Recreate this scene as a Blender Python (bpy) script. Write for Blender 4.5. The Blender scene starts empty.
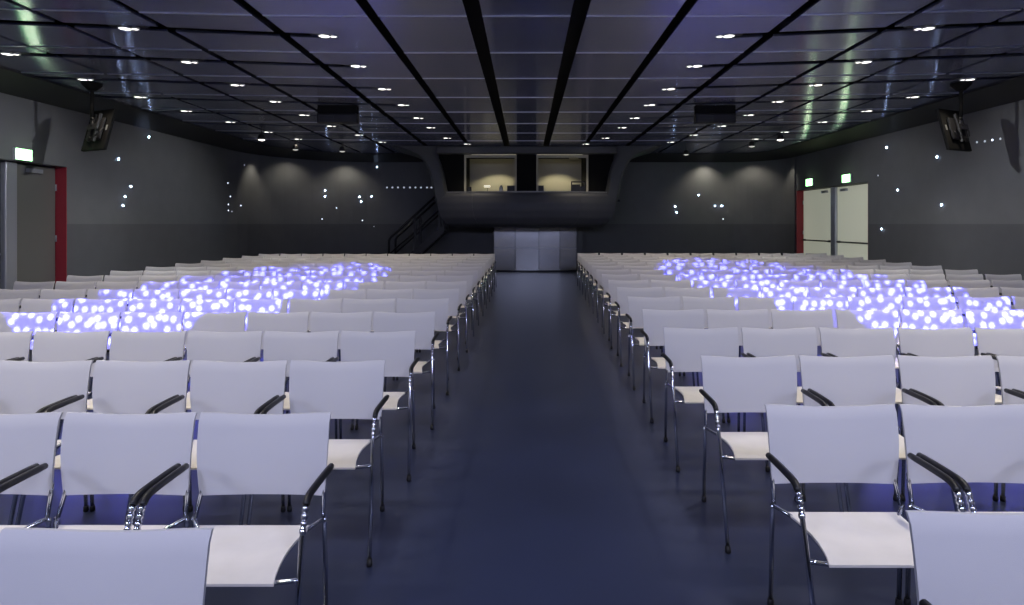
import bpy, bmesh, math, random
from mathutils import Vector, Matrix

random.seed(7)
scene = bpy.context.scene
COL = scene.collection
PI = math.pi

# ------------------------------------------------------------------ camera, view, light
F = 589.0            # focal length in pixels of a 1024 x 605 frame
VX, VY = 526.5, 224.0  # vanishing point of the room's long axis
EYE = 1.62
cam_d = bpy.data.cameras.new('camera')
cam = bpy.data.objects.new('camera', cam_d)
COL.objects.link(cam)
cam.location = (0, 0, EYE)
cam.rotation_euler = (PI / 2, 0, 0)
cam_d.sensor_width = 36.0
cam_d.lens = 36.0 * F / 1024.0
cam_d.shift_x = (512.0 - VX) / 1024.0
cam_d.shift_y = -(302.5 - VY) / 1024.0
cam_d.clip_start = 0.05
cam_d.clip_end = 100
scene.camera = cam

scene.view_settings.view_transform = 'Standard'
scene.view_settings.look = 'None'
scene.view_settings.exposure = 0.0
scene.view_settings.gamma = 1.0
scene.view_settings.use_curve_mapping = False

world = bpy.data.worlds.new('hall_ambience')
scene.world = world
world.use_nodes = True
world.node_tree.nodes['Background'].inputs[0].default_value = (0.35, 0.42, 0.75, 1)
world.node_tree.nodes['Background'].inputs[1].default_value = 0.06


def aim(o, target):
    d = Vector(target) - o.location
    o.rotation_euler = d.to_track_quat('-Z', 'Y').to_euler()


def spot(name, loc, target, power, color, angle, blend=0.4, radius=0.05):
    l = bpy.data.lights.new(name, 'SPOT')
    l.energy = power
    l.color = color
    l.spot_size = math.radians(angle)
    l.spot_blend = blend
    l.shadow_soft_size = radius
    o = bpy.data.objects.new(name, l)
    COL.objects.link(o)
    o.location = loc
    aim(o, target)
    return o


# stage wash lamps on the lighting bar above the stage (behind and above the viewer)
WASH = 410
for wx in (-5.5, -1.8, 1.8, 5.5):
    spot('stage_wash_lamp', (wx, -1.6, 3.7), (wx * 0.8, 3.0, 0.4), WASH, (0.61, 0.65, 1.0), 114, 0.9, 0.40)
# the wide beams of two ceiling fixtures on each side, thrown against the side walls
for sx in (-1, 1):
    spot('wall_flood_beam', (sx * 2.64, 8.97, 3.975), (sx * 8.6, 9.4, 1.0), 540, (0.96, 0.97, 1.0), 62, 0.8, 0.05)
    spot('wall_flood_beam', (sx * 2.64, 13.33, 3.975), (sx * 8.6, 14.0, 1.0), 290, (0.96, 0.97, 1.0), 62, 0.8, 0.05)


# two profile projectors with a dotted gobo on the same bar
def gobo(name, loc, target, power, angle, seed):
    o = spot(name, loc, target, power, (1, 1, 1), angle, 0.05, 0.015)
    l = o.data
    l.use_nodes = True
    nt = l.node_tree
    em = nt.nodes['Emission']
    tc = nt.nodes.new('ShaderNodeTexCoord')
    sep = nt.nodes.new('ShaderNodeSeparateXYZ')
    nt.links.new(tc.outputs['Normal'], sep.inputs[0])
    dx = nt.nodes.new('ShaderNodeMath'); dx.operation = 'DIVIDE'
    dy = nt.nodes.new('ShaderNodeMath'); dy.operation = 'DIVIDE'
    nt.links.new(sep.outputs['X'], dx.inputs[0]); nt.links.new(sep.outputs['Z'], dx.inputs[1])
    nt.links.new(sep.outputs['Y'], dy.inputs[0]); nt.links.new(sep.outputs['Z'], dy.inputs[1])
    com = nt.nodes.new('ShaderNodeCombineXYZ')
    nt.links.new(dx.outputs[0], com.inputs[0]); nt.links.new(dy.outputs[0], com.inputs[1])
    com.inputs[2].default_value = seed
    vor = nt.nodes.new('ShaderNodeTexVoronoi')
    vor.voronoi_dimensions = '2D'
    vor.inputs['Scale'].default_value = 72
    vor.inputs['Randomness'].default_value = 0.9
    nt.links.new(com.outputs[0], vor.inputs['Vector'])
    rmp = nt.nodes.new('ShaderNodeValToRGB')
    e = rmp.color_ramp.elements
    e[0].position = 0.21; e[0].color = (0.105, 0.118, 0.95, 1)
    e[1].position = 0.46; e[1].color = (0.0028, 0.0025, 0.045, 1)
    m = rmp.color_ramp.elements.new(0.31); m.color = (0.012, 0.012, 0.28, 1)
    nt.links.new(vor.outputs['Distance'], rmp.inputs[0])
    nt.links.new(rmp.outputs[0], em.inputs['Color'])
    em.inputs['Strength'].default_value = 1.0
    return o


gobo('gobo_projector_lamp', (-3.75, -0.4, 3.9), (-3.75, 7.0, 0.75), 42000, 19.5, 0.0)
gobo('gobo_projector_lamp', (3.85, -0.4, 3.9), (3.95, 7.3, 0.75), 42000, 20.5, 0.0)


# ------------------------------------------------------------------ materials
def mat(name, color, rough=0.5, metal=0.0, spec=0.5, noise=0.0, nscale=20.0, bump=0.0, bscale=200.0,
        emit=None, estr=0.0, rvar=0.0):
    m = bpy.data.materials.new(name)
    m.use_nodes = True
    nt = m.node_tree
    b = nt.nodes['Principled BSDF']
    b.inputs['Base Color'].default_value = (*color, 1)
    b.inputs['Roughness'].default_value = rough
    b.inputs['Metallic'].default_value = metal
    b.inputs['Specular IOR Level'].default_value = spec
    if noise or bump or rvar:
        tc = nt.nodes.new('ShaderNodeTexCoord')
    if noise:
        n = nt.nodes.new('ShaderNodeTexNoise')
        n.inputs['Scale'].default_value = nscale
        n.inputs['Detail'].default_value = 4
        nt.links.new(tc.outputs['Object'], n.inputs['Vector'])
        r = nt.nodes.new('ShaderNodeValToRGB')
        r.color_ramp.elements[0].position = 0.3
        r.color_ramp.elements[1].position = 0.7
        r.color_ramp.elements[0].color = (*[c * (1 - noise) for c in color], 1)
        r.color_ramp.elements[1].color = (*[min(1, c * (1 + noise)) for c in color], 1)
        nt.links.new(n.outputs['Fac'], r.inputs[0])
        nt.links.new(r.outputs[0], b.inputs['Base Color'])
    if rvar:
        n3 = nt.nodes.new('ShaderNodeTexNoise')
        n3.inputs['Scale'].default_value = 1.7
        n3.inputs['Detail'].default_value = 3
        nt.links.new(tc.outputs['Object'], n3.inputs['Vector'])
        mr = nt.nodes.new('ShaderNodeMapRange')
        mr.inputs['To Min'].default_value = max(0, rough - rvar)
        mr.inputs['To Max'].default_value = rough + rvar
        nt.links.new(n3.outputs['Fac'], mr.inputs['Value'])
        nt.links.new(mr.outputs[0], b.inputs['Roughness'])
    if bump:
        n2 = nt.nodes.new('ShaderNodeTexNoise')
        n2.inputs['Scale'].default_value = bscale
        nt.links.new(tc.outputs['Object'], n2.inputs['Vector'])
        bp = nt.nodes.new('ShaderNodeBump')
        bp.inputs['Strength'].default_value = bump
        bp.inputs['Distance'].default_value = 0.002
        nt.links.new(n2.outputs['Fac'], bp.inputs['Height'])
        nt.links.new(bp.outputs['Normal'], b.inputs['Normal'])
    if emit:
        b.inputs['Emission Color'].default_value = (*emit, 1)
        b.inputs['Emission Strength'].default_value = estr
    return m


M_floor = mat('blue_grey_linoleum', (0.033, 0.042, 0.084), 0.28, 0, 0.42, noise=0.06, nscale=1.5)
M_wall = mat('dark_grey_wall_paint', (0.150, 0.156, 0.164), 0.75, 0, 0.3, noise=0.04, nscale=3)
M_dado = mat('darker_grey_wall_panel', (0.105, 0.109, 0.118), 0.6, 0, 0.3, noise=0.04, nscale=3)
M_soffit = mat('black_grey_soffit', (0.028, 0.029, 0.031), 0.6, 0, 0.3)
M_ceil = mat('dark_satin_metal_ceiling', (0.28, 0.305, 0.44), 0.20, 0.70, 0.5, noise=0.10, nscale=0.9)
def brushed(m, amount):
    nt = m.node_tree; pb = nt.nodes['Principled BSDF']
    pb.inputs['Anisotropic'].default_value = amount
    cx = nt.nodes.new('ShaderNodeCombineXYZ'); cx.inputs[0].default_value = 0.0; cx.inputs[1].default_value = 1.0
    nt.links.new(cx.outputs[0], pb.inputs['Tangent'])
brushed(M_ceil, 1.0)
M_seam = mat('bright_metal_joint', (0.46, 0.47, 0.56), 0.40, 0.75, 0.5)
M_slot = mat('black_slot', (0.010, 0.010, 0.010), 0.8, 0, 0.1)
M_backrest = mat('white_mesh_fabric', (0.56, 0.555, 0.55), 0.65, 0, 0.3, bump=0.25, bscale=600)
M_seat = mat('ivory_mesh_fabric', (0.82, 0.78, 0.70), 0.6, 0, 0.3, noise=0.03, nscale=9, bump=0.25, bscale=600)
M_chrome = mat('polished_chrome', (0.66, 0.68, 0.72), 0.14, 1.0, 0.5)
M_pad = mat('black_rubber_arm', (0.014, 0.014, 0.015), 0.38, 0, 0.5)
M_foot = mat('black_plastic_foot', (0.012, 0.012, 0.013), 0.5, 0, 0.4)
M_dark = mat('black_powder_coat', (0.012, 0.012, 0.014), 0.45, 0, 0.4)
M_dark2 = mat('charcoal_plastic', (0.030, 0.031, 0.034), 0.5, 0, 0.4)
M_booth = mat('charcoal_booth_skin', (0.085, 0.088, 0.100), 0.6, 0.0, 0.5, noise=0.05, nscale=1.5)
M_boothside = mat('grey_booth_surround', (0.085, 0.089, 0.093), 0.55, 0.0, 0.5)
M_cream = mat('cream_booth_wall', (0.55, 0.52, 0.40), 0.7, 0, 0.3)
M_sill = mat('grey_sill_top', (0.30, 0.30, 0.29), 0.4, 0, 0.4)
M_steel = mat('brushed_steel', (0.37, 0.38, 0.39), 0.25, 1.0, 0.5, noise=0.06, nscale=3)
M_door = mat('grey_metal_door', (0.17, 0.17, 0.16), 0.32, 0.25, 0.5)
M_paledoor = mat('pale_door_added_glow', (0.62, 0.63, 0.54), 0.45, 0.0, 0.5, emit=(0.62, 0.64, 0.50), estr=0.34)  # faint emission added to brighten the leaves; no lamp stands behind them
M_frame = mat('grey_aluminium_frame', (0.46, 0.48, 0.53), 0.35, 0.6, 0.5)
M_red = mat('dark_red_jamb', (0.34, 0.030, 0.045), 0.45, 0, 0.4)
M_lens = mat('lit_lamp_lens', (1, 1, 1), 0.4, emit=(1.0, 0.95, 0.88), estr=4.0)
M_lens2 = mat('dim_lamp_lens', (1, 1, 1), 0.4, emit=(1.0, 0.95, 0.88), estr=0.5)
M_led = mat('lit_white_led', (1, 1, 1), 0.4, emit=(0.50, 0.66, 1.0), estr=60.0)
M_leddim = mat('dim_white_led', (1, 1, 1), 0.4, emit=(0.72, 0.80, 1.0), estr=2.2)
M_leddimmer = mat('faint_white_led', (1, 1, 1), 0.4, emit=(0.72, 0.80, 1.0), estr=0.45)
M_exitw = mat('lit_exit_white', (1, 1, 1), 0.4, emit=(0.95, 1.0, 0.62), estr=18.0)
M_exitg = mat('lit_exit_green', (0.1, 0.8, 0.4), 0.4, emit=(0.34, 0.95, 0.34), estr=7.0)
M_exitr = mat('lit_red_indicator', (1, 0.1, 0.1), 0.4, emit=(1, 0.08, 0.08), estr=2.0)
M_white = mat('white_plastic', (0.8, 0.8, 0.78), 0.4)
M_glow = mat('lit_booth_strip', (1, 1, 1), 0.4, emit=(1.0, 0.9, 0.62), estr=0.55)
M_silver = mat('silver_label', (0.5, 0.52, 0.52), 0.3, 0.6)


# ------------------------------------------------------------------ mesh helpers
class MB:
    def __init__(self):
        self.v = []; self.f = []; self.mi = []; self.sm = []

    def add(self, vs, fs, mi=0, smooth=False):
        b = len(self.v)
        self.v += [tuple(p) for p in vs]
        for q in fs:
            self.f.append(tuple(b + i for i in q)); self.mi.append(mi); self.sm.append(smooth)

    def box(self, lo, hi, mi=0, rot=None, org=None):
        x0, y0, z0 = lo; x1, y1, z1 = hi
        vs = [Vector(p) for p in ((x0, y0, z0), (x1, y0, z0), (x1, y1, z0), (x0, y1, z0),
                                  (x0, y0, z1), (x1, y0, z1), (x1, y1, z1), (x0, y1, z1))]
        if rot:
            vs = [rot @ p for p in vs]
        if org:
            vs = [p + Vector(org) for p in vs]
        self.add(vs, [(0, 3, 2, 1), (4, 5, 6, 7), (0, 1, 5, 4), (1, 2, 6, 5), (2, 3, 7, 6), (3, 0, 4, 7)], mi)

    def tube(self, pts, r, n=8, mi=0, smooth=True):
        pts = [Vector(p) for p in pts]
        rr = r if isinstance(r, (list, tuple)) else [r] * len(pts)
        vs = []; fs = []
        ref = None
        for i, p in enumerate(pts):
            if i == 0: t = pts[1] - p
            elif i == len(pts) - 1: t = p - pts[-2]
            else: t = (pts[i + 1] - p).normalized() + (p - pts[i - 1]).normalized()
            t.normalize()
            if ref is None:
                ref = Vector((1, 0, 0)) if abs(t.x) < 0.9 else Vector((0, 1, 0))
            u = (ref - t * ref.dot(t)).normalized()
            w = t.cross(u)
            ref = u
            for k in range(n):
                a = 2 * PI * k / n
                vs.append(p + (u * math.cos(a) + w * math.sin(a)) * rr[i])
        m = len(pts)
        for i in range(m - 1):
            for k in range(n):
                k2 = (k + 1) % n
                fs.append((i * n + k, i * n + k2, (i + 1) * n + k2, (i + 1) * n + k))
        self.add(vs, fs, mi, smooth)
        b = len(self.v) - len(vs)
        self.f.append(tuple(b + k for k in reversed(range(n)))); self.mi.append(mi); self.sm.append(False)
        self.f.append(tuple(b + (m - 1) * n + k for k in range(n))); self.mi.append(mi); self.sm.append(False)

    def grid(self, fn, nu, nv, thick=None, mi=0, smooth=True):
        """surface fn(u,v)->point, closed into a sheet of the given thickness vector/func"""
        vs = []
        for i in range(nu + 1):
            for j in range(nv + 1):
                vs.append(Vector(fn(i / nu, j / nv)))
        top = len(vs)
        fs = []
        def id(i, j): return i * (nv + 1) + j
        for i in range(nu):
            for j in range(nv):
                fs.append((id(i, j), id(i + 1, j), id(i + 1, j + 1), id(i, j + 1)))
        if thick is not None:
            off = Vector(thick)
            vs += [p + off for p in vs[:top]]
            for i in range(nu):
                for j in range(nv):
                    fs.append((top + id(i, j), top + id(i, j + 1), top + id(i + 1, j + 1), top + id(i + 1, j)))
            for i in range(nu):
                fs.append((id(i, 0), top + id(i, 0), top + id(i + 1, 0), id(i + 1, 0)))
                fs.append((id(i, nv), id(i + 1, nv), top + id(i + 1, nv), top + id(i, nv)))
            for j in range(nv):
                fs.append((id(0, j), id(0, j + 1), top + id(0, j + 1), top + id(0, j)))
                fs.append((id(nu, j), top + id(nu, j), top + id(nu, j + 1), id(nu, j + 1)))
        self.add(vs, fs, mi, smooth)

    def prism(self, poly, y0, y1, mi=0):
        """polygon in (x,z), extruded along y"""
        n = len(poly)
        vs = [(p[0], y0, p[1]) for p in poly] + [(p[0], y1, p[1]) for p in poly]
        fs = [tuple(range(n)), tuple(reversed(range(n, 2 * n)))]
        for i in range(n):
            j = (i + 1) % n
            fs.append((i, i + n, j + n, j))
        self.add(vs, fs, mi)

    def disc(self, c, r, axis='Z', n=16, mi=0, depth=0.0):
        vs = []
        for s in (0, 1):
            for k in range(n):
                a = 2 * PI * k / n
                p = [r * math.cos(a), r * math.sin(a), 0]
                if axis == 'Z': q = (c[0] + p[0], c[1] + p[1], c[2] + s * depth)
                elif axis == 'X': q = (c[0] + s * depth, c[1] + p[0], c[2] + p[1])
                else: q = (c[0] + p[0], c[1] + s * depth, c[2] + p[1])
                vs.append(q)
        fs = [tuple(reversed(range(n))), tuple(range(n, 2 * n))]
        for k in range(n):
            k2 = (k + 1) % n
            fs.append((k, k2, n + k2, n + k))
        self.add(vs, fs, mi)

    def build(self, name, mats, parent=None, loc=None, normals=True):
        me = bpy.data.meshes.new(name)
        me.from_pydata(self.v, [], self.f)
        if not isinstance(mats, (list, tuple)): mats = [mats]
        for m in mats: me.materials.append(m)
        for p, mi, s in zip(me.polygons, self.mi, self.sm):
            p.material_index = mi; p.use_smooth = s
        if normals:
            bm = bmesh.new(); bm.from_mesh(me)
            bmesh.ops.recalc_face_normals(bm, faces=bm.faces)
            bm.to_mesh(me); bm.free()
        me.update()
        o = bpy.data.objects.new(name, me)
        COL.objects.link(o)
        if parent: o.parent = parent
        if loc: o.location = loc
        return o


def bevel(o, w=0.01, seg=2):
    md = o.modifiers.new('soft_edges', 'BEVEL')
    md.width = w; md.segments = seg; md.limit_method = 'ANGLE'
    return o


def tag(o, label, cat, group=None):
    o['label'] = label; o['category'] = cat
    if group: o['group'] = group
    return o


def thing(name, label, cat, loc=(0, 0, 0), rz=0.0, group=None):
    o = bpy.data.objects.new(name, None)
    o.empty_display_size = 0.1
    COL.objects.link(o)
    o.location = loc; o.rotation_euler = (0, 0, rz)
    return tag(o, label, cat, group)


def struct(o):
    o['kind'] = 'structure'
    return o


def at(px, py, d):
    return Vector(((px - VX) * d / F, d, EYE + (VY - py) * d / F))


ORD = ['first', 'second', 'third', 'fourth', 'fifth', 'sixth', 'seventh', 'eighth', 'ninth', 'tenth', 'eleventh',
       'twelfth', 'thirteenth', 'fourteenth', 'fifteenth', 'sixteenth']

# ------------------------------------------------------------------ room shell
WX = 8.6          # half width
CZ = 4.02         # ceiling height
YB = 20.5         # back wall
YF = -3.5         # front end
RC = 3.5          # corner radius
DZ = 1.62         # dado height
DOORZ = 2.69

b = MB()
b.box((-WX - 0.4, YF, -0.12), (WX + 0.4, YB + 0.4, 0.0))
struct(b.build('floor', M_floor))

# side walls as runs along y; door openings leave only the header
def wall_run(m, pts, z0, z1, mi, outward):
    """vertical slab through plan points, thickness outwards"""
    vs = []; fs = []
    n = len(pts)
    for (p, o) in zip(pts, outward):
        q = (p[0] + o[0] * 0.2, p[1] + o[1] * 0.2)
        vs += [(p[0], p[1], z0), (p[0], p[1], z1), (q[0], q[1], z0), (q[0], q[1], z1)]
    for i in range(n - 1):
        a, c = i * 4, (i + 1) * 4
        fs += [(a, c, c + 1, a + 1), (a + 2, a + 3, c + 3, c + 2), (a + 1, c + 1, c + 3, a + 3), (a, a + 2, c + 2, c)]
    fs += [(0, 1, 3, 2), ((n - 1) * 4, (n - 1) * 4 + 2, (n - 1) * 4 + 3, (n - 1) * 4 + 1)]
    m.add(vs, fs, mi)


LD = (8.05, 11.02)    # left door opening along y
RD = (14.83, 18.75)   # right door opening


def side_wall(name, s, door):
    m = MB()
    o = (s, 0)
    for (a, c) in ((YF, door[0]), (door[1], max(YB - RC, door[1] + 0.02))):
        wall_run(m, [(s * WX, a), (s * WX, c)], 0, DZ, 1, [o, o])
        wall_run(m, [(s * WX, a), (s * WX, c)], DZ, CZ + 0.1, 0, [o, o])
    wall_run(m, [(s * WX, door[0]), (s * WX, door[1])], DOORZ, CZ + 0.1, 0, [o, o])
    return struct(m.build(name, [M_wall, M_dado]))


RCR = 1.6   # right corner is tighter, the doors reach close to it
side_wall('wall_left', -1, LD)
side_wall('wall_right', 1, RD)

# back wall with rounded corners
def back_path(off=0.0):
    pts = []; outs = []
    for k in range(13):
        a = PI - (PI / 2) * k / 12
        r = RC
        pts.append((-WX + r + math.cos(a) * (r - off), YB - r + math.sin(a) * (r - off))); outs.append((math.cos(a), math.sin(a)))
    for k in range(13):
        a = PI / 2 - (PI / 2) * k / 12
        r = RCR
        pts.append((WX - r + math.cos(a) * (r - off), YB - r + math.sin(a) * (r - off))); outs.append((math.cos(a), math.sin(a)))
    return pts, outs


pts, outs = back_path()
m = MB()
wall_run(m, pts, 0, DZ, 1, outs)
wall_run(m, pts, DZ, CZ + 0.1, 0, outs)
struct(m.build('wall_back', [M_wall, M_dado]))

# dark soffit band under the ceiling, all round
def soffit_path():
    p, o = back_path(0.0)
    p = [(-WX, YF)] + p + [(WX, YF)]
    o = [(-1, 0)] + o + [(1, 0)]
    return p, o


p, o = soffit_path()
m = MB()
inner = [(a[0] - c[0] * 0.60, a[1] - c[1] * 0.60) for a, c in zip(p, o)]
vs = []; fs = []
for (a, c) in zip(p, inner):
    vs += [(a[0], a[1], 3.77), (c[0], c[1], CZ - 0.03), (c[0], c[1], CZ - 0.002), (a[0], a[1], CZ - 0.002)]
for i in range(len(p) - 1):
    for k in range(4):
        k2 = (k + 1) % 4
        fs.append((i * 4 + k, i * 4 + k2, (i + 1) * 4 + k2, (i + 1) * 4 + k))
m.add(vs, fs)
struct(m.build('trim_1', M_soffit))

# front end of the hall behind the viewer: stage wall
m = MB()
m.box((-WX - 0.2, YF - 0.2, 0), (WX + 0.2, YF, CZ + 0.1))
struct(m.build('wall_front', M_wall))

# ceiling: metal panels between open black joints
BEAMS = [0.60, 1.775, 3.09, 4.43, 5.565, 6.72]
BW = {0.60: 0.092, 1.775: 0.064, 3.09: 0.064, 4.43: 0.050, 5.565: 0.044, 6.72: 0.034}
INNER = 2.64
TILT = 0.145
ROWS = [7.52 + 1.454 * k for k in range(-7, 8)]     # y of the light joints at x = INNER
SW = 0.088


def row_y(y0, x):
    return y0 - TILT * max(0.0, abs(x) - INNER)


panels = MB()
seams = MB()
def quad_panel(xa, xb, ya0, ya1, yb0, yb1):
    """panel from x=xa (y ya0..ya1) to x=xb (y yb0..yb1)"""
    for s in (-1, 1):
        vs = [(s * xa, ya0, CZ), (s * xb, yb0, CZ), (s * xb, yb1, CZ), (s * xa, ya1, CZ)]
        vs += [(x, y, z + 0.03) for (x, y, z) in vs]
        panels.add(vs, [(0, 1, 2, 3), (7, 6, 5, 4), (0, 4, 5, 1), (1, 5, 6, 2), (2, 6, 7, 3), (3, 7, 4, 0)])


edges = []
edges.append((0.0, BEAMS[0] - BW[BEAMS[0]]))
for i in range(len(BEAMS) - 1):
    edges.append((BEAMS[i] + BW[BEAMS[i]], BEAMS[i + 1] - BW[BEAMS[i + 1]]))
edges.append((BEAMS[-1] + BW[BEAMS[-1]], WX + 0.2))
YE = YB + 0.2
for (xa, xb) in edges:
    if xb <= INNER or xa < INNER:
        x1 = min(xb, INNER)
        quad_panel(xa, x1, YF, YE, YF, YE)
    if xb > INNER:
        x0 = max(xa, INNER)
        prev = None
        ys = [(row_y(r, x0), row_y(r, xb)) for r in ROWS]
        la, lb = YF, YF
        for (ya, yb) in ys:
            if ya - SW > la and yb - SW > lb:
                quad_panel(x0, xb, la, ya - SW, lb, yb - SW)
            la, lb = max(la, ya + SW), max(lb, yb + SW)
        quad_panel(x0, xb, la, YE, lb, YE)
struct(panels.build('ceiling', M_ceil))

# raised bright joints midway between the light joints
for r in ROWS:
    y = r - 0.73
    if y < YF + 0.3: continue
    for (xa, xb) in edges:
        for s in (-1, 1):
            if xa == 0.0:
                if s == 1:
                    seams.box((-xb, y - 0.012, CZ - 0.010), (xb, y + 0.012, CZ))
                continue
            xb2 = min(xb, WX - 0.62)
            ya, yb = y - 0.5 * TILT * max(0, xa - INNER), y - 0.5 * TILT * max(0, xb2 - INNER)
            vs = []
            for (x, yy) in ((xa, ya), (xb2, yb)):
                for dy in (-0.012, 0.012):
                    for z in (CZ - 0.010, CZ):
                        vs.append((s * x, yy + dy, z))
            seams.add(vs, [(0, 4, 6, 2), (1, 3, 7, 5), (0, 1, 5, 4), (2, 6, 7, 3), (0, 2, 3, 1), (4, 5, 7, 6)])
struct(seams.build('trim_2', M_seam))
m = MB()
m.box((-WX - 0.4, YF - 0.2, CZ + 0.12), (WX + 0.4, YB + 0.4, CZ + 0.22))
struct(m.build('trim_3', M_slot))


# ------------------------------------------------------------------ doors
def door_unit(name, s, door, leaf_mat, splits):
    """recessed double door in a side wall; s = side, splits = y positions (near, post a, post b, far)"""
    x_in = s * (WX + 0.2)
    root = bpy.data.objects.new(name, None); COL.objects.link(root); struct(root)
    root.location = (s * WX, 0.5 * (door[0] + door[1]), 0)
    inv = Matrix.Translation(-root.location)
    def put(mb, nm, mt):
        o = mb.build(nm, mt, root); o.matrix_parent_inverse = inv; return o
    f = MB()
    y0, pa, pb, y1 = splits
    lo, hi = min(x_in - s * 0.0, x_in + s * 0.1), max(x_in, x_in + s * 0.1)
    # far jamb, faces the viewer
    j = MB()
    xa, xb = sorted((s * (WX + 0.001), s * (WX + 0.3)))
    j.box((xa, door[1] - 0.012, 0), (xb, door[1] + 0.05, DOORZ))
    put(j, 'jamb', M_red)
    j = MB()
    j.box((xa, door[0] - 0.05, 0), (xb, door[0] + 0.012, DOORZ))
    put(j, 'jamb', M_red)
    h = MB()
    h.box((xa, door[0], DOORZ - 0.012), (xb, door[1], DOORZ + 0.05))
    put(h, 'lintel', M_dark2)
    # post between the leaves
    p_ = MB()
    a, c = sorted((s * (WX + 0.12), s * (WX + 0.26)))
    p_.box((a, pa, 0), (c, pb, DOORZ - 0.02))
    bevel(put(p_, 'mullion', M_frame), 0.015)
    for (ya, yb, hinge) in ((y0, pa, 1), (pb, y1, -1)):
        l = MB()
        a, c = sorted((s * (WX + 0.19), s * (WX + 0.25)))
        l.box((a, ya + 0.012, 0.012), (c, yb - 0.012, DOORZ - 0.03))
        lf = bevel(put(l, 'door_leaf', leaf_mat), 0.006)
        br = MB() if not (s < 0 and hinge == -1) else None
        xb_ = s * (WX + 0.13)
        if br: br.tube([(xb_, ya + 0.10, 1.12), (xb_, yb - 0.10, 1.12)], 0.022, 10)
        for yy in ((ya + 0.14, yb - 0.14) if br else ()):
            q0, q1 = sorted((xb_, s * (WX + 0.195)))
            br.box((q0, yy - 0.03, 1.09), (q1, yy + 0.03, 1.15))
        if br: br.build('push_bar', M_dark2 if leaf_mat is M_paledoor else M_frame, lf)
        
        cl = MB()
        q0, q1 = sorted((s * (WX + 0.13), s * (WX + 0.195)))
        yc = ya + 0.25 if hinge == -1 else yb - 0.55
        cl.box((q0, yc, DOORZ - 0.16), (q1, yc + 0.30, DOORZ - 0.09))
        cl.build('door_closer', M_frame, lf)
        hg = MB()
        yh = ya + 0.005 if hinge == 1 else yb - 0.005
        for z in (0.3, 1.35, 2.3):
            hg.tube([(s * (WX + 0.185), yh, z - 0.06), (s * (WX + 0.185), yh, z + 0.06)], 0.014, 8)
        hg.build('hinge', M_frame, lf)
    return root


door_unit('door_1', -1, LD, M_door, (8.07, 9.86, 10.09, 11.0))
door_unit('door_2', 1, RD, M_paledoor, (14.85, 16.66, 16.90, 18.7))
# storey behind the doors: closing boxes so that no outside shows through
m = MB()
for s, d in ((-1, LD), (1, RD)):
    a, c = sorted((s * (WX + 0.31), s * (WX + 0.36)))
    m.box((a, d[0] - 0.2, 0), (c, d[1] + 0.2, DOORZ + 0.1))
struct(m.build('trim_4', M_dark2))


def exit_sign(s, y, z, w, h, label):
    root = thing('exit_sign', label, 'sign', (s * (WX - 0.001), y, z), 0, 'green lit exit signs above the doors')
    m = MB()
    a, c = sorted((0, -s * 0.05))
    m.box((a, -w / 2, -h / 2), (c, w / 2, h / 2))
    bevel(m.build('sign_case', M_white, root), 0.006)
    m = MB()
    a, c = sorted((-s * 0.05, -s * 0.054))
    m.box((a, -w / 2 + 0.008, -h / 2 + 0.008), (c, w / 2 - 0.008, h / 2 - 0.008))
    pn = m.build('green_panel', M_exitg, root)
    # pictogram: door opening, running figure and arrow in white
    m = MB()
    x0, x1 = sorted((-s * 0.054, -s * 0.057))
    k = h
    def rect(y0, z0, y1, z1):
        m.box((x0, y0 * k, z0 * k), (x1, y1 * k, z1 * k))
    def limb(ya, za, yb, zb, t=0.07):
        d = Vector((yb - ya, zb - za)); n = Vector((-d.y, d.x)).normalized() * t
        pts = [(ya + n.x, za + n.y), (yb + n.x, zb + n.y), (yb - n.x, zb - n.y), (ya - n.x, za - n.y)]
        vs = [(x0, p[0] * k, p[1] * k) for p in pts] + [(x1, p[0] * k, p[1] * k) for p in pts]
        m.add(vs, [(0, 1, 2, 3), (7, 6, 5, 4), (0, 4, 5, 1), (1, 5, 6, 2), (2, 6, 7, 3), (3, 7, 4, 0)])
    rect(0.16, -0.38, 0.62, 0.36)
    m.disc((x0, -0.22 * k, 0.27 * k), 0.08 * k, 'X', 12, 0, x1 - x0)
    limb(-0.24, 0.16, -0.34, -0.08, 0.10)
    limb(-0.24, 0.14, -0.02, 0.02); limb(-0.26, 0.12, -0.46, 0.02)
    limb(-0.34, -0.08, -0.16, -0.22); limb(-0.16, -0.22, -0.2, -0.38)
    limb(-0.34, -0.08, -0.44, -0.24); limb(-0.44, -0.24, -0.64, -0.24)
    m.build('pictogram', M_exitw, root)
    l = bpy.data.lights.new('exit_sign_glow', 'POINT')
    l.energy = 0.8; l.color = (0.75, 1.0, 0.6); l.shadow_soft_size = 0.08
    lo = bpy.data.objects.new('exit_sign_glow', l); COL.objects.link(lo)
    lo.location = (s * (WX - 0.14), y, z)
    return root


exit_sign(-1, 10.02, 2.80, 0.34, 0.20, 'green lit exit sign on the left wall above the grey door with the red jamb')
exit_sign(1, 15.76, 2.84, 0.40, 0.22, 'green lit exit sign above the nearer of the two pale doors')
exit_sign(1, 17.82, 2.88, 0.40, 0.22, 'green lit exit sign above the farther pale door beside the red jamb')


# ------------------------------------------------------------------ control booth on the back wall
D0 = 18.0
def bx(px): return (px - VX) * D0 / F
def bz(py): return EYE + (VY - py) * D0 / F
booth = thing('control_booth', 'dark rounded control booth with lit windows jutting from the back wall above the steel panel',
              'booth', (0, YB - 0.05, 0))
binv = Matrix.Translation((0, -(YB - 0.05), 0))
def bput(mb, nm, mt, par=None):
    o = mb.build(nm, mt, par or booth); o.matrix_parent_inverse = binv
    return o


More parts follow.
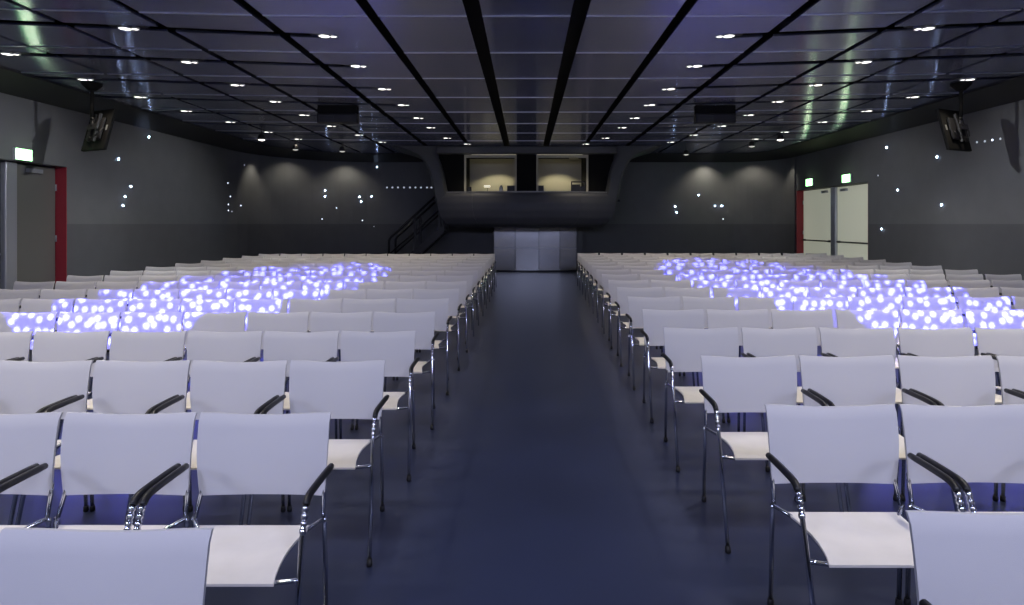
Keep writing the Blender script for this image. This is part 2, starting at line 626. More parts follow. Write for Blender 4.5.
ST = [((390, 145.8), (437, 145.8)), ((404, 149.5), (437, 152)), ((414, 153.5), (437.5, 157)), ((422, 160), (440, 163)),
      ((428, 170), (443, 173)), ((431, 182), (445, 185)), ((433, 193), (447, 194)), ((435.5, 203), (449, 204)),
      ((440, 211), (455, 212)), ((448, 218), (463, 216))]
for s in (-1, 1):
    m = MB(); vs = []; fs = []
    for k, ((ox, oy), (ix, iy)) in enumerate(ST):
        X0, Z0, X1, Z1 = -s * bx(ox), bz(oy), -s * bx(ix), bz(iy)
        mx, mz = 0.5 * (X0 + X1), 0.5 * (Z0 + Z1)
        vs += [(X0, YB - 0.06, Z0), (X0, D0 + 0.12, Z0), (X0 + (mx - X0) * 0.35, D0 + 0.01, Z0 + (mz - Z0) * 0.35),
               (X1 + (mx - X1) * 0.35, D0 + 0.01, Z1 + (mz - Z1) * 0.35), (X1, D0 + 0.10, Z1), (X1, YB - 0.06, Z1)]
    for k in range(len(ST) - 1):
        for q in range(6):
            q2 = (q + 1) % 6
            fs.append((k * 6 + q, k * 6 + q2, (k + 1) * 6 + q2, (k + 1) * 6 + q))
    fs.append(tuple(range(6))); fs.append(tuple(reversed(range(len(vs) - 6, len(vs)))))
    m.add(vs, fs, 0, True)
    o = bput(m, 'surround', M_boothside)
    o.data.set_sharp_from_angle(angle=math.radians(50))
# header over the windows
m = MB()
m.box((bx(436), D0 + 0.02, bz(153.5)), (bx(617), D0 + 0.30, CZ - 0.01))
bevel(bput(m, 'header', M_boothside), 0.04, 3)
# bulging parapet, five skins with narrow joints
PROF = [(0.00, 192.0), (-0.10, 196), (-0.17, 203), (-0.18, 210), (-0.10, 218), (0.08, 224), (0.34, 226.5), (0.75, 227.5)]
HALF = [2.74, 2.74, 2.73, 2.70, 2.62, 2.48, 2.32, 2.20]
SEAM = [-1.0, -0.60, -0.215, 0.19, 0.60, 1.0]
for i in range(5):
    u0, u1 = SEAM[i] + 0.0008, SEAM[i + 1] - 0.0008
    m = MB()
    def fn(a, v, u0=u0, u1=u1):
        u = u0 + (u1 - u0) * a
        t = v * (len(PROF) - 1); k = min(int(t), len(PROF) - 2); f = t - k
        dy = PROF[k][0] * (1 - f) + PROF[k + 1][0] * f
        py = PROF[k][1] * (1 - f) + PROF[k + 1][1] * f
        h = HALF[k] * (1 - f) + HALF[k + 1] * f
        return (u * h, D0 - 0.25 + dy + 0.42 * u * u, bz(py))
    m.grid(fn, 10, 28, (0, 0.06, 0.0))
    bput(m, 'parapet_panel', M_booth).data.set_sharp_from_angle(angle=math.radians(50))
m = MB()
m.box((-1.9, D0 + 0.32, bz(226)), (1.9, D0 + 0.37, bz(193)))
bput(m, 'parapet_core', M_dark)
m = MB()
def sill(a, v):
    u = -1 + 2 * a
    return (u * 2.72, (D0 - 0.29 + 0.42 * u * u) * (1 - v) + (D0 + 0.55) * v, bz(191.5))
m.grid(sill, 16, 1, (0, 0, -0.04), 0, False)
bput(m, 'sill', M_sill)
# interior
YI = YB - 0.25
m = MB()
m.box((bx(437) - 0.2, D0 + 0.5, bz(193) - 0.25), (bx(616) + 0.2, YI, bz(193) - 0.18)); bput(m, 'booth_floor', M_dark2)
m = MB()
m.box((bx(432), YI, 2.2), (bx(621), YI + 0.06, CZ - 0.01)); bput(m, 'rear_wall', M_cream)
m = MB()
m.box((bx(516.5), D0 + 0.30, 2.2), (bx(536.5), YI - 0.2, CZ - 0.01)); bevel(bput(m, 'column', M_slot), 0.02)
for (a, c) in ((438, 463), (589.5, 615)):
    m = MB()
    m.box((bx(a) - 0.05, D0 + 0.34, 2.2), (bx(c), YI - 0.1, CZ - 0.01)); bput(m, 'partition', M_slot)
for (a, c) in ((463, 516.5), (536.5, 589.5)):
    m = MB()
    x0, x1 = bx(a) + 0.001, bx(c) - 0.001
    z0, z1 = bz(191.5), bz(153.5)
    t = 0.06
    m.box((x0, D0 + 0.33, z0), (x0 + t, D0 + 0.39, z1)); m.box((x1 - t, D0 + 0.33, z0), (x1, D0 + 0.39, z1))
    m.box((x0 + t, D0 + 0.33, z1 - 0.09), (x1 - t, D0 + 0.39, z1))
    bput(m, 'window_frame', M_cream)
m = MB()
m.box((bx(463) + 0.1, YI - 0.5, CZ - 0.10), (bx(515), YI - 0.4, CZ - 0.05)); bput(m, 'strip_lamp', M_glow)
m = MB()
m.box((bx(538), YI - 0.5, CZ - 0.10), (bx(588), YI - 0.4, CZ - 0.05)); bput(m, 'strip_lamp', M_glow)
for lx in (-1.0, 1.05):
    spot('booth_lamp', (lx, YI - 0.80, CZ - 0.20), (lx, YI - 0.76, 2.3), 46, (1.0, 0.90, 0.62), 118, 0.35, 0.05)

# things on the booth's desk (sill)
def on_sill(px, d=D0 + 0.42): return ((px - VX) * d / F, d, bz(191.5) + 0.0)


def small_monitor(px, w, h, label):
    x, y, z = on_sill(px)
    r = thing('desk_monitor', label, 'monitor', (x, y, z), 0, 'small black screens on the booth sill')
    m = MB(); m.box((-w / 2, -0.02, 0.035), (w / 2, 0.02, h)); bevel(m.build('screen_case', M_dark2, r), 0.006)
    m = MB(); m.box((-w / 2 + 0.015, 0.0201, 0.05), (w / 2 - 0.015, 0.023, h - 0.015)); m.build('screen', M_dark, r)
    m = MB(); m.box((-0.03, -0.012, 0.01), (0.03, 0.012, 0.06)); m.box((-0.08, -0.06, 0), (0.08, 0.06, 0.012)); m.build('stand', M_dark2, r)


small_monitor(511.5, 0.27, 0.21, 'small black screen on the booth sill just left of the dark centre column')
small_monitor(540.5, 0.20, 0.21, 'small black screen on the booth sill just right of the dark centre column')
x, y, z = on_sill(578)
r = thing('equipment_rack', 'open black equipment rack at the right end of the lit booth windows', 'rack', (x, y, z))
m = MB()
for sx in (-0.2, 0.2):
    for sy in (-0.06, 0.06):
        m.box((sx - 0.015, sy - 0.015, 0), (sx + 0.015, sy + 0.015, 0.34))
m.box((-0.215, -0.075, 0.31), (0.215, 0.075, 0.34)); m.build('rack_frame', M_dark, r)
m = MB(); m.box((-0.18, -0.06, 0.0), (0.06, 0.06, 0.24)); m.build('amplifier', M_dark2, r)
m = MB(); m.box((0.07, -0.05, 0.0), (0.18, 0.05, 0.18)); m.build('power_unit', M_dark2, r)
x, y, z = on_sill(501)
r = thing('water_bottle', 'clear white bottle standing on the booth sill left of the centre column', 'bottle', (x, y, z))
m = MB(); m.tube([(0, 0, 0), (0, 0, 0.15), (0, 0, 0.19), (0, 0, 0.20)], [0.05, 0.05, 0.022, 0.02], 12); m.build('bottle_body', M_white, r)
m = MB(); m.tube([(0, 0, 0.20), (0, 0, 0.225)], 0.024, 12); m.build('bottle_cap', M_silver, r)
x, y, z = on_sill(487.5)
r = thing('desk_lamp', 'small lit white lamp head on the booth sill', 'lamp', (x, y, z))
m = MB(); m.tube([(0, 0, 0), (0, 0, 0.02)], 0.06, 12); m.tube([(0, 0, 0.02), (0, 0.02, 0.16)], 0.008, 8); m.build('lamp_stand', M_dark2, r)
m = MB(); m.box((-0.11, -0.04, 0.15), (0.09, 0.04, 0.215)); bevel(m.build('lamp_head', mat('lit_lamp_head', (1, 1, 1), 0.4, emit=(1, 0.93, 0.7), estr=0.8), r), 0.02)
x, y, z = on_sill(469.5)
r = thing('desk_speaker', 'small black loudspeaker at the left end of the lit booth windows', 'speaker', (x, y, z))
m = MB(); m.box((-0.06, -0.05, 0), (0.06, 0.05, 0.17)); bevel(m.build('speaker_case', M_dark, r), 0.012)
m = MB(); m.disc((0, -0.053, 0.06), 0.04, 'Y', 16, 0, 0.004); m.disc((0, -0.053, 0.13), 0.02, 'Y', 12, 0, 0.004); m.build('speaker_cone', M_dark2, r)
x, y, z = (0.93, YI - 0.06, 3.96)
r = tag(MB.build((lambda q: (q.box((-0.16, -0.05, -0.12), (0.16, 0.05, 0.12)), q)[1])(MB()), 'wall_box', M_cream), 'small pale box high on the lit rear wall inside the booth', 'box')
r.location = (1.62, YI - 0.052, 3.93)

# curved steel wall under the booth
steel = thing('steel_wall_panel', 'curved brushed steel panel wall under the control booth at the end of the aisle', 'panel', (0.29, 19.9, 0))
XS = [-1.11, -0.385, 0.42, 1.13, 1.70]
def yarc(x): return 19.9 + 0.10 * ((x - 0.29) / 1.4) ** 2
for i in range(4):
    xa, xb = XS[i] + 0.006, XS[i + 1] - 0.006
    for (za, zb, nm) in ((0.05, 0.80, 'lower_panel'), (0.815, 1.9, 'upper_panel')):
        m = MB(); vs = []
        for x in (xa, xb):
            for dy in (0, 0.05):
                for z in (za, zb):
                    vs.append((x - 0.29, yarc(x) + dy - 19.9, z))
        m.add(vs, [(0, 4, 5, 1), (2, 3, 7, 6), (0, 1, 3, 2), (4, 6, 7, 5), (0, 2, 6, 4), (1, 5, 7, 3)])
        m.build(nm, M_steel, steel)
m = MB()
def pl(a, v):
    x = XS[0] + (XS[4] - XS[0]) * a
    return (x - 0.29, yarc(x) - 19.9 + 0.02, 0.05 * v)
m.grid(pl, 12, 1, (0, 0.05, 0), 0, False); m.build('plinth', M_dark, steel)
m = MB(); m.box((XS[4] - 0.29 + 0.01, 0.09, 0), (XS[4] - 0.29 + 0.22, 0.2, 1.9)); m.build('side_return', M_boothside, steel)
m = MB(); m.box((XS[0] - 0.29, 0.012, 0.803), (XS[4] - 0.29, 0.03, 0.812)); m.build('joint_strip', M_seam, steel)
m = MB(); m.box((XS[0] - 0.29, 0.18, 0), (XS[4] - 0.29, 0.3, 1.9)); m.build('backing', M_dark, steel)

# ------------------------------------------------------------------ staircase up to the booth
stair = thing('staircase', 'black metal staircase with handrails rising right towards the control booth', 'staircase', (-3.6, 19.0, 0))
sinv = Matrix.Translation((3.6, -19.0, 0))
def sput(mb, nm):
    o = mb.build(nm, M_dark, stair); o.matrix_parent_inverse = sinv; return o
def sp(px, py, y): return at(px, py, y)
YN, YR = 18.75, 19.7
SL = 0.88
xb0 = -4.40
NS = 9
xe = -2.62
for k in range(NS):
    x = xb0 + (k + 0.6) * (xe - xb0) / NS
    z = (k + 1) * (xe - xb0) * SL / NS
    m = MB(); m.box((x - 0.02, YN + 0.05, z - 0.04), (x + (xe - xb0) / NS + 0.02, YR - 0.05, z)); sput(m, 'tread')
for y in (YN, YR):
    m = MB()
    m.prism([(xb0 - 0.02, 0), (xb0 + 0.3, 0), (xe, (xe - xb0) * SL - 0.22), (xe, (xe - xb0) * SL + 0.06), (xb0 - 0.02, 0.06)], y - 0.03, y + 0.03)
    sput(m, 'stringer')
    a = Vector((xb0 + 0.02, y, 1.20)); c = Vector((xe - 0.1, y, 1.20 + (xe - 0.12 - xb0) * SL))
    m = MB(); m.tube([(a.x, y, 0), (a.x, y, a.z - 0.1), (a.x + 0.06, y, a.z), (c.x, y, c.z)], 0.04, 10); sput(m, 'handrail')
    m = MB(); m.tube([(a.x, y, a.z - 0.55), (c.x, y, c.z - 0.55)], 0.028, 8); sput(m, 'middle_rail')
    for t in (0.5, 0.97):
        p = a.lerp(c, t)
        m = MB(); m.box((p.x - 0.035, y - 0.025, p.z - 1.2), (p.x + 0.035, y + 0.025, p.z)); sput(m, 'post')

# ------------------------------------------------------------------ twin ceiling lights
LIGHT_PX = {  # pixel on the ceiling of the left half (the right half is its mirror image): (column, number) -> x, y
    'inner': [(327, 36), (358, 66), (384, 89), (403, 105), (418, 118), (430.5, 127.5), (447, 138), (467, 144)],
    'middle': [(128, 28.5), (189, 62), (237, 85), (275, 101.5), (304, 115), (331, 126), (359, 135), (382, 142)],
    'outer': [None, (10, 54), (85, 79.5), (140, 97), (186, 111), (230, 122), (268, 132), (298, 139)],
}
COLW = {'inner': 'innermost', 'middle': 'middle', 'outer': 'outermost'}
proto = None


def make_light():
    r = thing('ceiling_light', '', 'ceiling light', group='twin ceiling lights in the black joints')
    m = MB(); m.box((-0.21, -0.085, -0.035), (0.21, 0.085, 0.02)); bevel(m.build('housing', M_dark, r), 0.01)
    for (x, rad, nm) in ((-0.035, 0.068, 'large_lamp'), (0.080, 0.040, 'small_lamp')):
        m = MB(); vs = []; fs = []
        n = 18
        rings = [(rad + 0.012, -0.030), (rad + 0.010, -0.060), (rad, -0.062), (rad, -0.040)]
        for (q, z) in rings:
            for k in range(n):
                a = 2 * PI * k / n
                vs.append((x + q * math.cos(a), q * math.sin(a), z))
        for i in range(3):
            for k in range(n):
                k2 = (k + 1) % n
                fs.append((i * n + k, i * n + k2, (i + 1) * n + k2, (i + 1) * n + k))
        m.add(vs, fs, 0, True)
        bz_ = m.build('bezel', M_silver, r)
        m = MB()
        vs = [(x, 0, -0.063)]; fs = []
        for i in range(1, 4):
            for k in range(n):
                a = 2 * PI * k / n
                q = rad * i / 3
                vs.append((x + q * math.cos(a), q * math.sin(a), -0.063 + 0.010 * (i / 3) ** 2))
        for k in range(n):
            fs.append((0, 1 + (k + 1) % n, 1 + k))
        for i in range(2):
            for k in range(n):
                k2 = (k + 1) % n
                fs.append((1 + i * n + k, 1 + i * n + k2, 1 + (i + 1) * n + k2, 1 + (i + 1) * n + k))
        m.add(vs, fs, 0, True)
        m.build(nm, M_lens, r)
    return r


def copy_thing(src):
    r = src.copy(); COL.objects.link(r)
    for c in src.children:
        k = c.copy(); COL.objects.link(k); k.parent = r
        for g in c.children:
            q = g.copy(); COL.objects.link(q); q.parent = k
    return r


DOWN = 120
for side in (-1, 1):
    for colm, lst in LIGHT_PX.items():
        for k, p in enumerate(lst):
            if p is None: continue
            d = F * (CZ - EYE) / (VY - p[1])
            x = (p[0] - VX) * d / F * -side
            # p is measured on the left half, so x is negative there
            x = abs(x) * side
            if proto is None:
                L = proto = make_light()
            else:
                L = copy_thing(proto)
            L.location = (x, d, CZ + 0.052)
            L.rotation_euler = (0, 0, (math.atan(TILT) if side < 0 else PI - math.atan(TILT)))
            where = 'left' if side < 0 else 'right'
            kk = k - (1 if colm == 'outer' else 0)
            L['label'] = f'lit twin ceiling light, {ORD[kk]} from the front in the {COLW[colm]} column {where} of centre'
            spot('downlight_beam', (x, d, CZ - 0.04), (x * 0.96, d - 0.4, 0), DOWN * {'inner': 1.0, 'middle': 1.0, 'outer': 0.45}[colm] * (0.35 if k > 6 else 1), (1.0, 0.87, 0.68), 96, 0.9, 0.06)
# further rows over the front seats, above the frame
for y in (6.07, 4.6, 3.16, 1.7):
    for x in (-5.1, -2.64, 2.64, 5.1):
        spot('downlight_beam', (x, y - TILT * max(0, abs(x) - INNER), CZ - 0.04), (x, y, 0), DOWN, (1.0, 0.92, 0.80), 96, 0.8, 0.06)

# wall-washing spots at the back edge of the ceiling
def can_spot(x, y, z, label, lit):
    r = thing('can_spotlight', label, 'spotlight', (x, y, z), 0, 'small can spotlights under the ceiling edge')
    m = MB(); m.tube([(0, 0, 0.03), (0, 0, 0.0), (0, 0, -0.11)], [0.05, 0.075, 0.085], 16); m.build('can', M_dark, r)
    m = MB(); m.tube([(0, 0, 0.03), (0, 0, CZ - z - 0.003)], 0.012, 8); m.build('stem', M_dark, r)
    m = MB(); m.tube([(0, 0, -0.105), (0, 0, -0.118), (0, 0, -0.135)], [0.08, 0.075, 0.03], 16); m.build('lens', M_lens if lit else M_lens2, r)


can_spot(-6.70, 14.9, 3.86, 'bright can spotlight under the left ceiling edge where the wall curves', True)
can_spot(-6.55, 16.7, 3.84, 'dark round can spotlight on the left, just right of the bright one', False)
can_spot(-5.35, 17.1, 3.84, 'can spotlight under the back ceiling edge left of the control booth', False)
can_spot(6.42, 14.9, 3.86, 'bright can spotlight under the right ceiling edge near the pale doors', True)
can_spot(6.12, 16.0, 3.84, 'dark can spotlight on the right, just left of the bright one', False)
can_spot(4.85, 17.9, 3.84, 'can spotlight under the back ceiling edge above the brightest patch of wall', False)

# ------------------------------------------------------------------ small lit dots in the walls
def wall_hit(px, py):
    """point of the walls on the sight line through a pixel, and the wall's inward normal"""
    dx, dy = (px - VX) / F, (VY - py) / F
    r = RC if dx < 0 else RCR
    d = WX / max(abs(dx), 1e-6)
    if d <= YB - r:
        n = (-1 if dx > 0 else 1, 0)
    else:
        cx, cy = (-WX + r if dx < 0 else WX - r), YB - r
        if abs(dx * YB) <= abs(cx):
            d, n = YB, (0, -1)
        else:
            A = dx * dx + 1; B = -2 * (cx * dx + cy); C_ = cx * cx + cy * cy - r * r
            d = (-B + math.sqrt(B * B - 4 * A * C_)) / (2 * A)
            n = ((cx - d * dx) / r, (cy - d) / r)
    return Vector((dx * d, d, EYE + dy * d)), n


def led(px, py, label, m=M_led, size=0.030, group=None):
    loc, n = wall_hit(px, py)
    r = thing('wall_light', label, 'wall light', loc, math.atan2(n[1], n[0]), group)
    q = MB(); q.tube([(0.0, 0, 0), (0.008, 0, 0)], size * 1.35, 14); q.build('rim', M_dark2, r)
    q = MB(); q.tube([(0.008, 0, 0), (0.016, 0, 0), (0.022, 0, 0)], [size, size, size * 0.5], 14); q.build('lens', m, r)


# beams of the can spotlights falling steeply down the back wall
for (px, off, power, ang) in ((251, 0.26, 50, 66), (288, 0.55, 30, 124), (346, 0.50, 42, 120), (704, 0.42, 60, 118), (753, 0.50, 36, 120), (793, 0.26, 34, 66)):
    w, n = wall_hit(px, 170)
    spot('wall_wash_beam', (w.x + n[0] * off, w.y + n[1] * off, 3.76 + 0.28 * off), (w.x + n[0] * off * 0.7, w.y + n[1] * off * 0.7, 2.0), power,
         (1.0, 0.90, 0.72), ang, 0.85, 0.03)


GL = 'tiny round lights dotted over the walls'
for (px, py, lab, mm) in [
    (148.5, 137, 'tiny white wall light, highest on the left wall', M_led),
    (118, 159, 'tiny white wall light on the left wall just below the hanging screen', M_led),
    (130.5, 186.5, 'tiny white wall light, top of the slanting trio on the left wall', M_led),
    (124.5, 196.5, 'tiny white wall light, middle of the slanting trio on the left wall', M_led),
    (122.5, 205.5, 'tiny white wall light, lowest of the slanting trio on the left wall', M_led),
    (244, 165, 'faint wall light inside the narrow lit streak in the left corner', M_leddimmer),
    (227.5, 183, 'dim wall light, topmost of the cluster near the left corner', M_leddim),
    (230, 196.5, 'dim wall light, second from top of the cluster near the left corner', M_leddim),
    (228, 204.5, 'dim wall light, third from top of the cluster near the left corner', M_leddim),
    (228, 210.5, 'dim wall light, lower left of the close pair near the left corner', M_leddim),
    (231.5, 211.5, 'faint wall light, right of the close pair near the left corner', M_leddimmer),
    (240.5, 205.5, 'dim wall light standing apart to the right of the left corner cluster', M_leddim),
    (325, 190.5, 'white wall light, upper of the vertical pair on the back wall left', M_led),
    (325, 196.5, 'white wall light, lower of the vertical pair on the back wall left', M_led),
    (336.5, 208, 'dim wall light alone between the two left clusters of the back wall', M_leddim),
    (322, 219, 'dim wall light just above the dado at the left of the back wall', M_leddim),
    (359.5, 197, 'bright wall light left of the stairs, upper one of a touching pair', M_led),
    (361, 201.5, 'wall light left of the stairs, lower one of a touching pair', M_led),
    (371.5, 196.5, 'white wall light nearest the stairs at the height of the pair', M_led),
    (362.5, 220.5, 'dim wall light above the dado below the touching pair', M_leddim),
    (374, 226.5, 'faint wall light on the dado left of the stair handrail', M_leddimmer),
    (377, 167, 'bright wall light high on the back wall above the dotted row', M_led),
    (698.5, 195, 'white wall light, highest on the back wall right of the booth', M_led),
    (675, 206.5, 'white wall light right of the booth, upper of the leftmost pair', M_led),
    (676.5, 212.5, 'white wall light right of the booth, lower of the leftmost pair', M_led),
    (715, 206, 'bright wall light, left one of the level pair right of the booth', M_led),
    (721.5, 206, 'bright wall light, right one of the level pair right of the booth', M_led),
    (723, 219, 'dim wall light just below the level pair right of the booth', M_leddim),
    (887, 147.5, 'white wall light, highest above the pale doors on the right wall', M_led),
    (878.5, 175.5, 'faint wall light beside the top of the nearer pale door', M_leddimmer),
    (898, 190, 'white wall light right of the nearer pale door at its upper third', M_led),
    (937.5, 157, 'white wall light just below the right hanging screen', M_led),
    (942, 205, 'white wall light low on the right wall above the dado', M_led),
    (882, 229, 'white wall light on the dado beside the nearer pale door', M_led),
]:
    led(px, py, lab, mm, 0.0175 if mm is M_led else 0.020, GL)
for k, px in enumerate((387, 392.5, 398, 404, 410, 415.5, 421, 427, 431.5)):
    led(px, 187.5, f'faint light, {ORD[k]} from the left in the level dotted row above the stairs', M_leddimmer, 0.032, 'dotted row of faint lights above the stairs')
for k, (px, py) in enumerate(((977.5, 142.3), (985.5, 141.3), (993, 140), (1001, 138.8))):
    led(px, py, f'faint light, {ORD[k]} from the left in the short row right of the right hanging screen', M_leddim if k == 2 else M_leddimmer, 0.02, 'short dotted row on the right wall')


# ------------------------------------------------------------------ hanging screens
def hanging_screen(s, label):
    d = 10.06
    X = 7.42
    r = thing('hanging_screen', label, 'screen', (s * X, d, CZ - 0.002), 0, 'dark screens hanging from the ceiling')
    m = MB(); m.tube([(0, 0, 0), (0, 0, -0.03), (0, 0, -0.12)], [0.16, 0.15, 0.06], 16); m.build('ceiling_plate', M_slot, r)
    m = MB(); m.tube([(0, 0, -0.1), (0, 0, -0.62)], 0.028, 12); m.build('pole', M_slot, r)
    # panel: faces the audience (+y, inwards), tipped down; its back faces the viewer
    W, H = 0.66, 0.74
    yaw = math.radians(25) * s     # facing direction turned from +y towards the room's middle
    R = Matrix.Rotation(yaw, 3, 'Z') @ Matrix.Rotation(math.radians(-14), 3, 'X')
    c = Vector((s * -0.04, 0.10, -0.78))
    def loc(m_, nm, mt, bev=None):
        m_.v = [tuple(R @ Vector(p) + c) for p in m_.v]
        o = m_.build(nm, mt, r)
        if bev: bevel(o, bev)
        return o
    m = MB(); m.box((-W / 2, -0.02, -H / 2), (W / 2, 0.035, H / 2)); pan = loc(m, 'screen_panel', M_slot, 0.012)
    m = MB(); m.box((-W / 2 + 0.02, 0.0352, -H / 2 + 0.02), (W / 2 - 0.02, 0.038, H / 2 - 0.02)); loc(m, 'glass', M_dark2)
    m = MB(); m.box((-0.20, -0.065, -0.19), (0.20, -0.0201, 0.20)); loc(m, 'back_cover', M_dark, 0.02)
    m = MB()
    m.box((-0.05, -0.11, -0.24), (-0.02, -0.065, 0.26)); m.box((0.09, -0.11, -0.24), (0.12, -0.065, 0.26)); m.box((-0.10, -0.135, -0.03), (0.17, -0.11, 0.06))
    loc(m, 'mount_bracket', M_dark)
    m = MB(); m.tube([(0.2, -0.03, 0.02), (0.25, -0.09, -0.03), (0.2, -0.10, -0.14), (0.05, -0.12, -0.19), (-0.10, -0.08, -0.12), (-0.16, -0.066, -0.05)], 0.009, 8); loc(m, 'cable', M_dark)
    m = MB(); m.box((0.235 if s < 0 else -0.275, -0.026, -0.02), (0.275 if s < 0 else -0.235, -0.0201, 0.07)); loc(m, 'label_plate', M_silver)
    m = MB(); m.tube([(0.0, 0.0, -0.58), (0, 0.02, -0.68), tuple(R @ Vector((0.03, -0.12, 0.02)) + c)], 0.03, 10); m.build('arm', M_dark, r)
    return r


hanging_screen(-1, 'dark screen hanging from the ceiling on a pole by the left wall')
hanging_screen(1, 'dark screen hanging from the ceiling on a pole by the right wall')


# ------------------------------------------------------------------ ceiling projectors
def projector(s, label):
    d = 11.7
    r = thing('ceiling_projector', label, 'projector', (s * 3.77, d, CZ - 0.002), 0, 'black projectors hung under the ceiling')
    m = MB(); m.box((-0.39, 0.02, -0.20), (0.39, 0.17, -0.03)); m.build('mounting_box', M_slot, r)
    m = MB(); m.box((-0.40, -0.0, -0.385), (0.40, 0.19, -0.20)); bevel(m.build('case', M_dark, r), 0.02)
    m = MB()
    for x in (-0.3, 0.3):
        for y in (0.06, 0.13):
            m.tube([(x, y, -0.05), (x, y, 0.0)], 0.014, 8)
    m.build('hanger', M_dark, r)
    m = MB(); m.tube([(0.18, 0.18, -0.30), (0.18, 0.26, -0.30)], 0.06, 16); m.build('lens_barrel', M_dark2, r)
    m = MB()
    for k in range(5):
        m.box((-0.36, -0.004, -0.37 + k * 0.03), (-0.05, 0.001, -0.355 + k * 0.03))
    m.build('vent_grille', M_dark2, r)


projector(-1, 'black box projector hung under the ceiling left of the centre')
projector(1, 'black box projector hung under the ceiling right of the centre')


# ------------------------------------------------------------------ chairs
HW = 0.262      # half width between the side frames
def smooth_path(pts, n=4):
    """Catmull-Rom through pts"""
    P = [Vector(p) for p in pts]
    P = [P[0] * 2 - P[1]] + P + [P[-1] * 2 - P[-2]]
    out = []
    for i in range(1, len(P) - 2):
        for k in range(n):
            t = k / n
            a, b_, c, d = P[i - 1], P[i], P[i + 1], P[i + 2]
            out.append(0.5 * ((2 * b_) + (c - a) * t + (2 * a - 5 * b_ + 4 * c - d) * t * t + (3 * b_ - a - 3 * c + d) * t ** 3))
    out.append(P[-2])
    return out


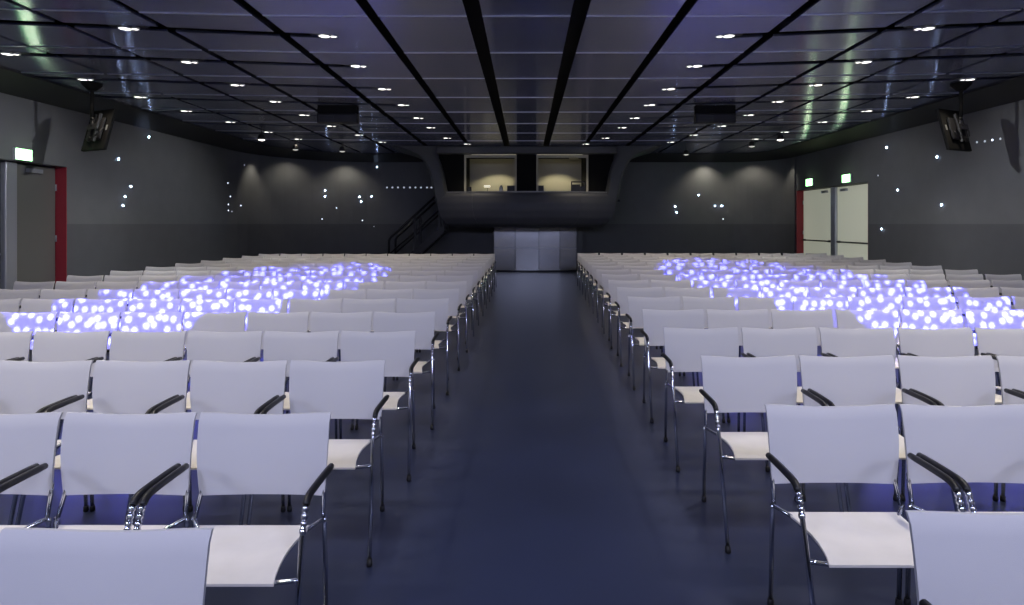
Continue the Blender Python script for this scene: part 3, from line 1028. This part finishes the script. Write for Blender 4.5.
def chair_meshes(end=0):
    """one chair facing -y; end = side whose arm stands free at the aisle (its frame is splayed a little)"""
    root = thing('conference_chair', '', 'chair')
    # backrest: mesh sling, gently waved top edge, narrower at the bottom
    m = MB()
    def back(u, v):
        s = -1 + 2 * u
        hw = 0.268 - 0.014 * v + 0.004 * math.sin(PI * v)
        z = 0.831 - 0.316 * v
        y = 0.0 - 0.026 * v - 0.014 * math.sin(PI * min(1, v * 1.0)) * (1 - 0.0)
        y += 0.014 * (1 - s * s)
        if v < 0.08: y += 0.010 * (1 - v / 0.08)
        z += 0.006 * (s * s) * (1 - v) - 0.004 * (1 - v) * math.cos(s * PI)
        return (s * hw, y, z)
    m.grid(back, 14, 12, (0, 0.010, 0))
    m.build('backrest', M_backrest, root).data.set_sharp_from_angle(angle=math.radians(45))
    # seat: sling with front lip, sides slightly cut in
    m = MB()
    def seat(u, v):
        s = -1 + 2 * u
        y = -0.085 - 0.385 * v
        hw = 0.222 + 0.016 * v - 0.022 * math.sin(PI * v)
        z = 0.425 - 0.016 * (1 - s * s) * math.sin(PI * v) + 0.014 * v - 0.012 * max(0, (v - 0.90) / 0.10) ** 2
        return (s * hw, y, z)
    m.grid(seat, 12, 16, (0, 0, -0.009))
    m.build('seat', M_seat, root).data.set_sharp_from_angle(angle=math.radians(45))
    for s in (-1, 1):
        x = s * (HW + ((0.046 if s > 0 else 0.038) if s == end else 0.0))
        xf = s * (HW + ((0.070 if s > 0 else 0.042) if s == end else 0.0))
        xr = s * HW
        top = smooth_path([(x, -0.370, 0.642), (x, -0.352, 0.657), (x, -0.315, 0.665), (x, -0.21, 0.668), (x, -0.105, 0.668)], 3)
        m = MB(); m.tube(top, [0.0135] * (len(top) - 1) + [0.012], 10)
        arm = m.build('armrest', M_pad, root)
        # chrome collar of bright rings under the pad
        m = MB()
        a = Vector((x, -0.3705, 0.640)); c = Vector((x, -0.4065, 0.551))
        pts = []; rr = []
        for k in range(4):
            t0 = k / 4
            for (t, r_) in ((0.0, 0.0095), (0.03, 0.0122), (0.15, 0.0124), (0.19, 0.0095)):
                pts.append(a.lerp(c, t0 + t)); rr.append(r_)
        m.tube(pts, rr, 10)
        m.build('ring_collar', M_chrome, arm)
        # front leg
        m = MB(); m.tube([(x, -0.3685, 0.646), (x, -0.409, 0.545), (x * 0.7 + xf * 0.3, -0.452, 0.42), (xf, -0.562, 0.02)], 0.0095, 8)
        lg = m.build('front_leg', M_chrome, root)
        m = MB(); m.tube([(xf, -0.5575, 0.032), (xf, -0.566, 0.008), (xf, -0.567, 0.0)], [0.0125, 0.0145, 0.012], 8)
        m.build('rubber_foot', M_foot, lg)
        m = MB(); m.tube([(xr, -0.052, 0.440), (xr, -0.048, 0.42), (xr, -0.03, 0.02)], 0.0095, 8)
        lg = m.build('rear_leg', M_chrome, root)
        m = MB(); m.tube([(xr, -0.0305, 0.032), (xr, -0.0295, 0.008), (xr, -0.0295, 0.0)], [0.0125, 0.0145, 0.012], 8)
        m.build('rubber_foot', M_foot, lg)
        # upright carrying the backrest, down to the seat's rear corner
        xi = s * 0.250
        m = MB(); m.tube([(xi, -0.017, 0.56), (xi, -0.019, 0.53), (s * 0.257, -0.050, 0.437)], 0.0085, 8)
        m.build('back_upright', M_chrome, root)
        # side rail under the seat with its two brackets to the legs
        m = MB()
        xs = s * 0.200
        path = smooth_path([(xr, -0.052, 0.436), (s * 0.236, -0.085, 0.429), (xs, -0.15, 0.414), (xs, -0.38, 0.414), (s * 0.215, -0.435, 0.414),
                            (s * 0.232, -0.452, 0.420), (x * 0.7 + xf * 0.3, -0.450, 0.428)], 3)
        m.tube(path, 0.008, 8)
        m.build('seat_rail', M_chrome, root)
    m = MB()
    m.tube([(-0.200, -0.36, 0.408), (0.200, -0.36, 0.408)], 0.008, 8); m.tube([(-0.200, -0.15, 0.406), (0.200, -0.15, 0.406)], 0.008, 8)
    m.build('cross_bar', M_chrome, root)
    return root


PROTO = {}
def far_copy(src):
    """a distant chair: the same parts without their tiny fittings"""
    r = src.copy(); COL.objects.link(r)
    for c in src.children:
        if c.name.split('.')[0] in ('cross_bar',): continue
        k = c.copy(); COL.objects.link(k); k.parent = r
    return r


NR = 16
count = 0
for side in (-1, 1):
    for n in range(1, NR + 1):
        if side < 0:
            d = 1.495 + 0.928 * (n - 1)
            pitch = 0.5545 + 0.0006 * n
            x0 = (-0.808 if n > 1 else -0.802) - 0.0018 * max(0, n - 4)
            sx = 1.0
        else:
            d = 1.582 + 0.945 * (n - 1)
            pitch = 0.576 + 0.0022 * n
            x0 = 1.030 + 0.0275 * max(0, n - 4)
            sx = 1.035
        out_done = False
        for k in range(11):
            hw = 0.268 * sx
            x = x0 + side * (hw + k * pitch)
            # leave out chairs that stand wholly outside the frame
            y_near = d - 0.50
            inner_x = x - side * 0.27
            px = VX + inner_x * F / d
            if px < 3 or px > 1021:
                # one more beyond the frame's edge, so that the row goes on
                if out_done or n > 7: continue
                out_done = True
            wob = (random.random() - 0.5) * math.radians(0.5)
            end = -side if k == 0 else 0
            if end not in PROTO:
                C = PROTO[end] = chair_meshes(end)
            else:
                C = copy_thing(PROTO[end]) if n <= 8 else far_copy(PROTO[end])
            C.location = (x, d + (random.random() - 0.5) * 0.01, 0)
            C.rotation_euler = (0, 0, wob)
            C.scale = (sx, 1, 1)
            blk = 'left' if side < 0 else 'right'
            seatw = 'next to the aisle' if k == 0 else f'{ORD[k]} from the aisle'
            C['label'] = f'white chair {seatw} in the {ORD[n - 1]} row of the {blk} block'
            C['group'] = f'white conference chairs of the {blk} block'
            count += 1
print('CHAIRS', count)
